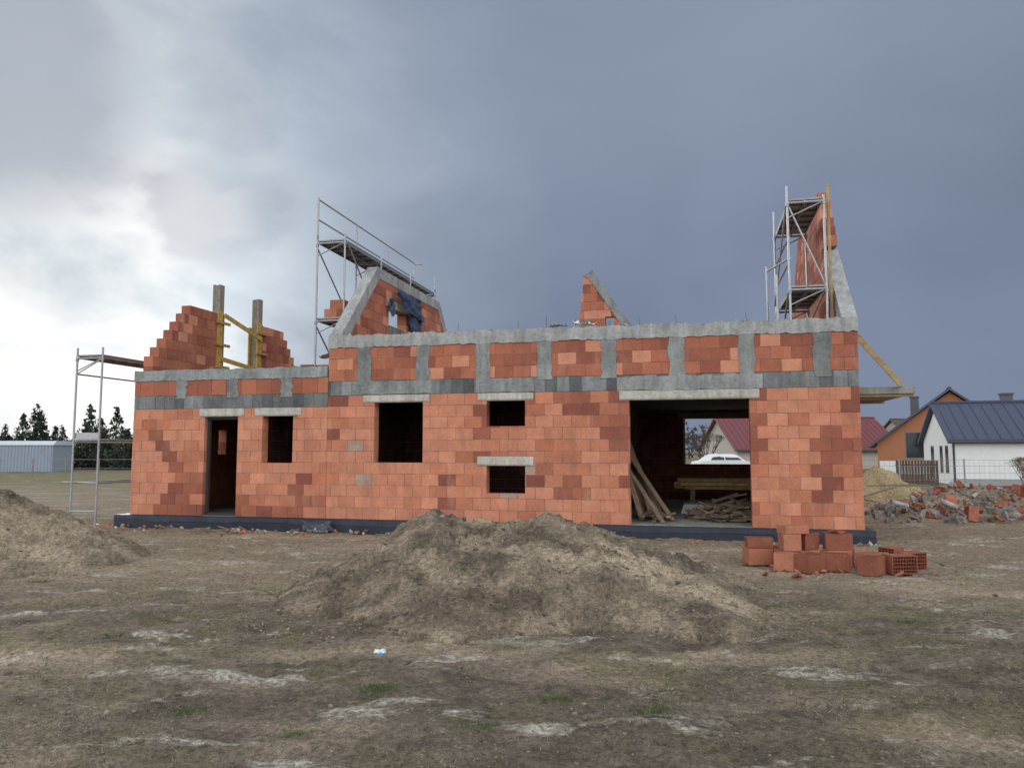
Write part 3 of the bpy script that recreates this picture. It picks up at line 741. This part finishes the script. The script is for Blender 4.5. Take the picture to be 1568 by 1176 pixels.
def car(x,y,rz):
    e=empty('parked_car',(x,y,0),rz)
    b=MB();c=(.75,.76,.78)
    prof=[(-2.15,.35),(-2.2,.7),(-2.05,.92),(-1.55,1.0),(-1.1,1.38),(-.6,1.48),(.4,1.47),(.75,1.38),(1.25,1.0),(1.95,.85),(2.15,.65),(2.15,.35)]
    vs=[];n=len(prof)
    for k,yy in enumerate((-.87,-.80,.80,.87)):
        for (px,pz) in prof:
            inset=(1 if k in(0,3) else 0)
            w=yy
            if pz>1.02: w=math.copysign(.62 if inset else .55,yy)
            vs.append((px,w,pz))
    fs=[]
    for k in range(3):
        for i in range(n): fs.append((k*n+i,k*n+(i+1)%n,(k+1)*n+(i+1)%n,(k+1)*n+i))
    fs+=[tuple(range(n-1,-1,-1)),tuple(range(3*n,4*n))]
    b.add(vs,fs,c);b.build('body',M_gen,e)
    g=MB()
    for sg in(-1,1):
        for (p) in([(-1.35,1.05),(-1.0,1.33),(-.3,1.38),(-.3,1.05)],[(-.22,1.05),(-.22,1.38),(.5,1.36),(1.02,1.05)]):
            vs=[(a,sg*(.885 if z<1.1 else .64),z) for a,z in p]
            g.add(vs,[(0,1,2,3)])
    g.add([(1.27,-.7,1.02),(1.27,.7,1.02),(.8,.52,1.38),(.8,-.52,1.38)],[(0,1,2,3)])
    g.build('windows',M_glass,e,recalc=False)
    w=MB()
    for px in(-1.35,1.35):
        for sg in(-1,1): w.cyl((px,sg*.70,.32),(px,sg*.89,.32),.32,col=(.02,.02,.02),n=18);w.cyl((px,sg*.891,.32),(px,sg*.90,.32),.19,col=(.4,.4,.4),n=12)
    w.build('wheels',M_gen,e)
car(15.3,56,.15)

def conifer(x,y,H,rad,n=600):
    u=NR.uniform(0,1,n)**.75;z=H*(.03+.97*(1-u));ph=NR.uniform(0,6.28,n)
    lay=.75+.25*np.sin(z*7+ph*2)+NR.uniform(-.2,.25,n)
    r=rad*(u*.95+.03)*lay*NR.uniform(.35,1,n)**.5
    p=np.stack([x+r*np.cos(ph),y+r*np.sin(ph),z-r*.15],1)
    s=NR.uniform(.14,.32,n)*(H/5)
    c=np.array([.034,.046,.028])[None]*NR.uniform(.5,1.7,(n,1));return p,s,c
def bushy(x,y,H,k=260,col=(.038,.048,.030)):
    p=NR.normal(0,1,(k,3));p/=np.linalg.norm(p,axis=1,keepdims=True);p*=NR.uniform(.4,1,(k,1))
    P=np.stack([x+p[:,0]*H*.45,y+p[:,1]*H*.45,H*.5+p[:,2]*H*.5],1)
    return P,NR.uniform(.12,.34,k)*H/3.2,np.array(col)[None]*NR.uniform(.5,1.6,(k,1))
def multi(name,items,trunks):
    P=np.concatenate([i[0] for i in items]);S=np.concatenate([i[1] for i in items]);Cc=np.concatenate([i[2] for i in items])
    n=len(P);d=NR.normal(0,1,(n,3,3));d/=np.linalg.norm(d,axis=2,keepdims=True)
    V=(P[:,None,:]+d*S[:,None,None]).reshape(-1,3);F=np.arange(3*n).reshape(-1,3)
    e=empty(name);rawmesh('foliage',V,F,np.repeat(Cc,3,0),M_leaf,e)
    t=MB()
    for (x,y,H,r) in trunks: t.cyl((x,y,-.1),(x,y,H),r,r*.2,(.06,.045,.035),6)
    t.build('trunks',M_wood,e)
it=[];tr=[]
x=-62
while x<-30:
    H=R.uniform(3.6,6.2);y=R.uniform(69,74)
    if x<-46: H*=.85
    it.append(conifer(x,y,H,H*.38));tr.append((x,y,H*.9,.1))
    hb=R.uniform(2.6,4.2);it.append(bushy(x+R.uniform(-.6,.6),y+1.5,hb));it.append(bushy(x+R.uniform(-.6,.6),y-1.2,hb*.75))
    x+=R.uniform(.6,1.2)
multi('distant_pine_trees',it,tr)
it=[];tr=[]
for (x0,x1,y0,hm) in((-160,-20,135,6),(-20,30,150,4.5),(30,170,150,7)):
    x=x0
    while x<x1:
        H=hm*R.uniform(.5,1.1);y=y0+R.uniform(-6,6)
        it.append(bushy(x,y,H,130,(.055,.056,.04)));tr.append((x,y,H*.6,.15));x+=R.uniform(1.5,4)
multi('distant_tree_line',it,tr)
def bare(name,x,y,H,n,col):
    e=MB()
    def br(p,d,L,r,dep):
        q_=p+d*L;e.cyl(p,q_,r,r*.65,col,4)
        if dep==0:return
        for _ in range(3):
            nd=(d+Vector((R.uniform(-.6,.6),R.uniform(-.6,.6),R.uniform(-.1,.5)))).normalized();br(q_,nd,L*.72,r*.62,dep-1)
    for _ in range(n): br(Vector((x,y,0)),Vector((R.uniform(-.4,.4),R.uniform(-.4,.4),1)).normalized(),H*.33,H*.018,4)
    e.build(name,M_wood)
bare('bare_tree',15.6,62,3.4,5,(.08,.07,.05))
bare('bare_bush',21.3,32,1.6,4,(.14,.11,.07))
bare('bare_tree',-49,62,4.6,3,(.10,.08,.06))

# ------------------------------------------------------------------ world & light
az=math.radians(-31);el=math.radians(18)
sun=Vector((math.sin(az)*math.cos(el),math.cos(az)*math.cos(el),math.sin(el)))
w=bpy.data.worlds.new('World');scene.world=w;w.use_nodes=True;nt=w.node_tree;nt.nodes.clear()
out=N(nt,'ShaderNodeOutputWorld')
sky=N(nt,'ShaderNodeTexSky',sky_type='NISHITA');sky.sun_disc=False;sky.sun_elevation=el;sky.sun_rotation=az
bg1=N(nt,'ShaderNodeBackground');bg1.inputs[1].default_value=.08;nt.links.new(sky.outputs[0],bg1.inputs[0])
co=N(nt,'ShaderNodeTexCoord').outputs['Generated']
nrm=N(nt,'ShaderNodeVectorMath',operation='NORMALIZE');nt.links.new(co,nrm.inputs[0]);v=nrm.outputs[0]
cv=scaled(nt,v,(1,1,1.8))
n1=noise(nt,4.2,5,.56,cv,.3);n2=noise(nt,2.3,3,.5,cv,.2)
def dot(vec,zs=1.0):
    vv=Vector((vec[0],vec[1],vec[2]*zs)).normalized()
    m=N(nt,'ShaderNodeVectorMath',operation='MULTIPLY');nt.links.new(v,m.inputs[0]);m.inputs[1].default_value=(1,1,zs)
    m2=N(nt,'ShaderNodeVectorMath',operation='NORMALIZE');nt.links.new(m.outputs[0],m2.inputs[0])
    d=N(nt,'ShaderNodeVectorMath',operation='DOT_PRODUCT');nt.links.new(m2.outputs[0],d.inputs[0]);d.inputs[1].default_value=vv
    return d.outputs['Value']
g=math_(nt,'ADD',dot((-.56,.79,.24),.85),math_(nt,'MULTIPLY',math_(nt,'SUBTRACT',n1,.5),.15))
gr=rng(nt,g,.80,1.0)
ramp=N(nt,'ShaderNodeValToRGB');nt.links.new(gr,ramp.inputs[0]);cr=ramp.color_ramp
cr.elements[0].position=0;cr.elements[0].color=(.195,.24,.345,1)
cr.elements[1].position=1;cr.elements[1].color=(1,1,1,1)
for p,c in((.38,(.26,.315,.41,1)),(.60,(.41,.475,.57,1)),(.78,(.62,.70,.77,1)),(.91,(.95,.98,1,1))):
    e=cr.elements.new(p);e.color=c
c=ramp.outputs[0]
c=mixc(nt,1.0,c,vec1(nt,rng(nt,n2,.3,.7,.85,1.16)),'MULTIPLY')
nn=math_(nt,'MULTIPLY',math_(nt,'SUBTRACT',n1,.5),.03)
for d,a,b,k in(((-.535,.765,.36),.982,.997,.75),((-.352,.896,.285),.9945,.9998,.45),((-.20,.93,.30),.992,.999,.3)):
    f=rng(nt,math_(nt,'ADD',dot(d),nn),a,b,0,k,True)
    c=mixc(nt,f,c,(.27,.325,.42))
sp=N(nt,'ShaderNodeSeparateXYZ');nt.links.new(v,sp.inputs[0])
zen=rng(nt,sp.outputs[2],.18,.5,0,.4,True);c=mixc(nt,zen,c,(.33,.39,.48))
rear_fill=rng(nt,sp.outputs[1],.15,-.5,0,1,True)
c=mixc(nt,rear_fill,c,(1.58,1.63,1.68))  # unseen sky behind the camera, added brightness to light the facade
up=rng(nt,sp.outputs[2],.62,.9,0,.8,True);c=mixc(nt,up,c,(1.0,1.03,1.07))  # overhead sky above the frame, added brightness to light the ground
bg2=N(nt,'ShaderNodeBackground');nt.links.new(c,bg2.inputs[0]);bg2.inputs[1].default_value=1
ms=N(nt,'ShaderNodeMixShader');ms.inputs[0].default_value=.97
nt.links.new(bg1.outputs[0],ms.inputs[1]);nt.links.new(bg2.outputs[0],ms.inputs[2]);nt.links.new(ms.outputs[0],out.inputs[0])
sl=bpy.data.lights.new('sun','SUN');sl.energy=.8;sl.angle=math.radians(22);sl.color=(1,.95,.88)
so=bpy.data.objects.new('sun',sl);scene.collection.objects.link(so);so.rotation_euler=sun.to_track_quat('Z','Y').to_euler()

cam=bpy.data.cameras.new('camera');co_=bpy.data.objects.new('camera',cam);scene.collection.objects.link(co_)
cam.sensor_width=36;cam.lens=36*1180/1568;cam.clip_end=3000;cam.clip_start=.05
co_.location=(0,0,1.7);co_.rotation_euler=(math.radians(90)+math.atan(102/1180),0,0)
scene.camera=co_
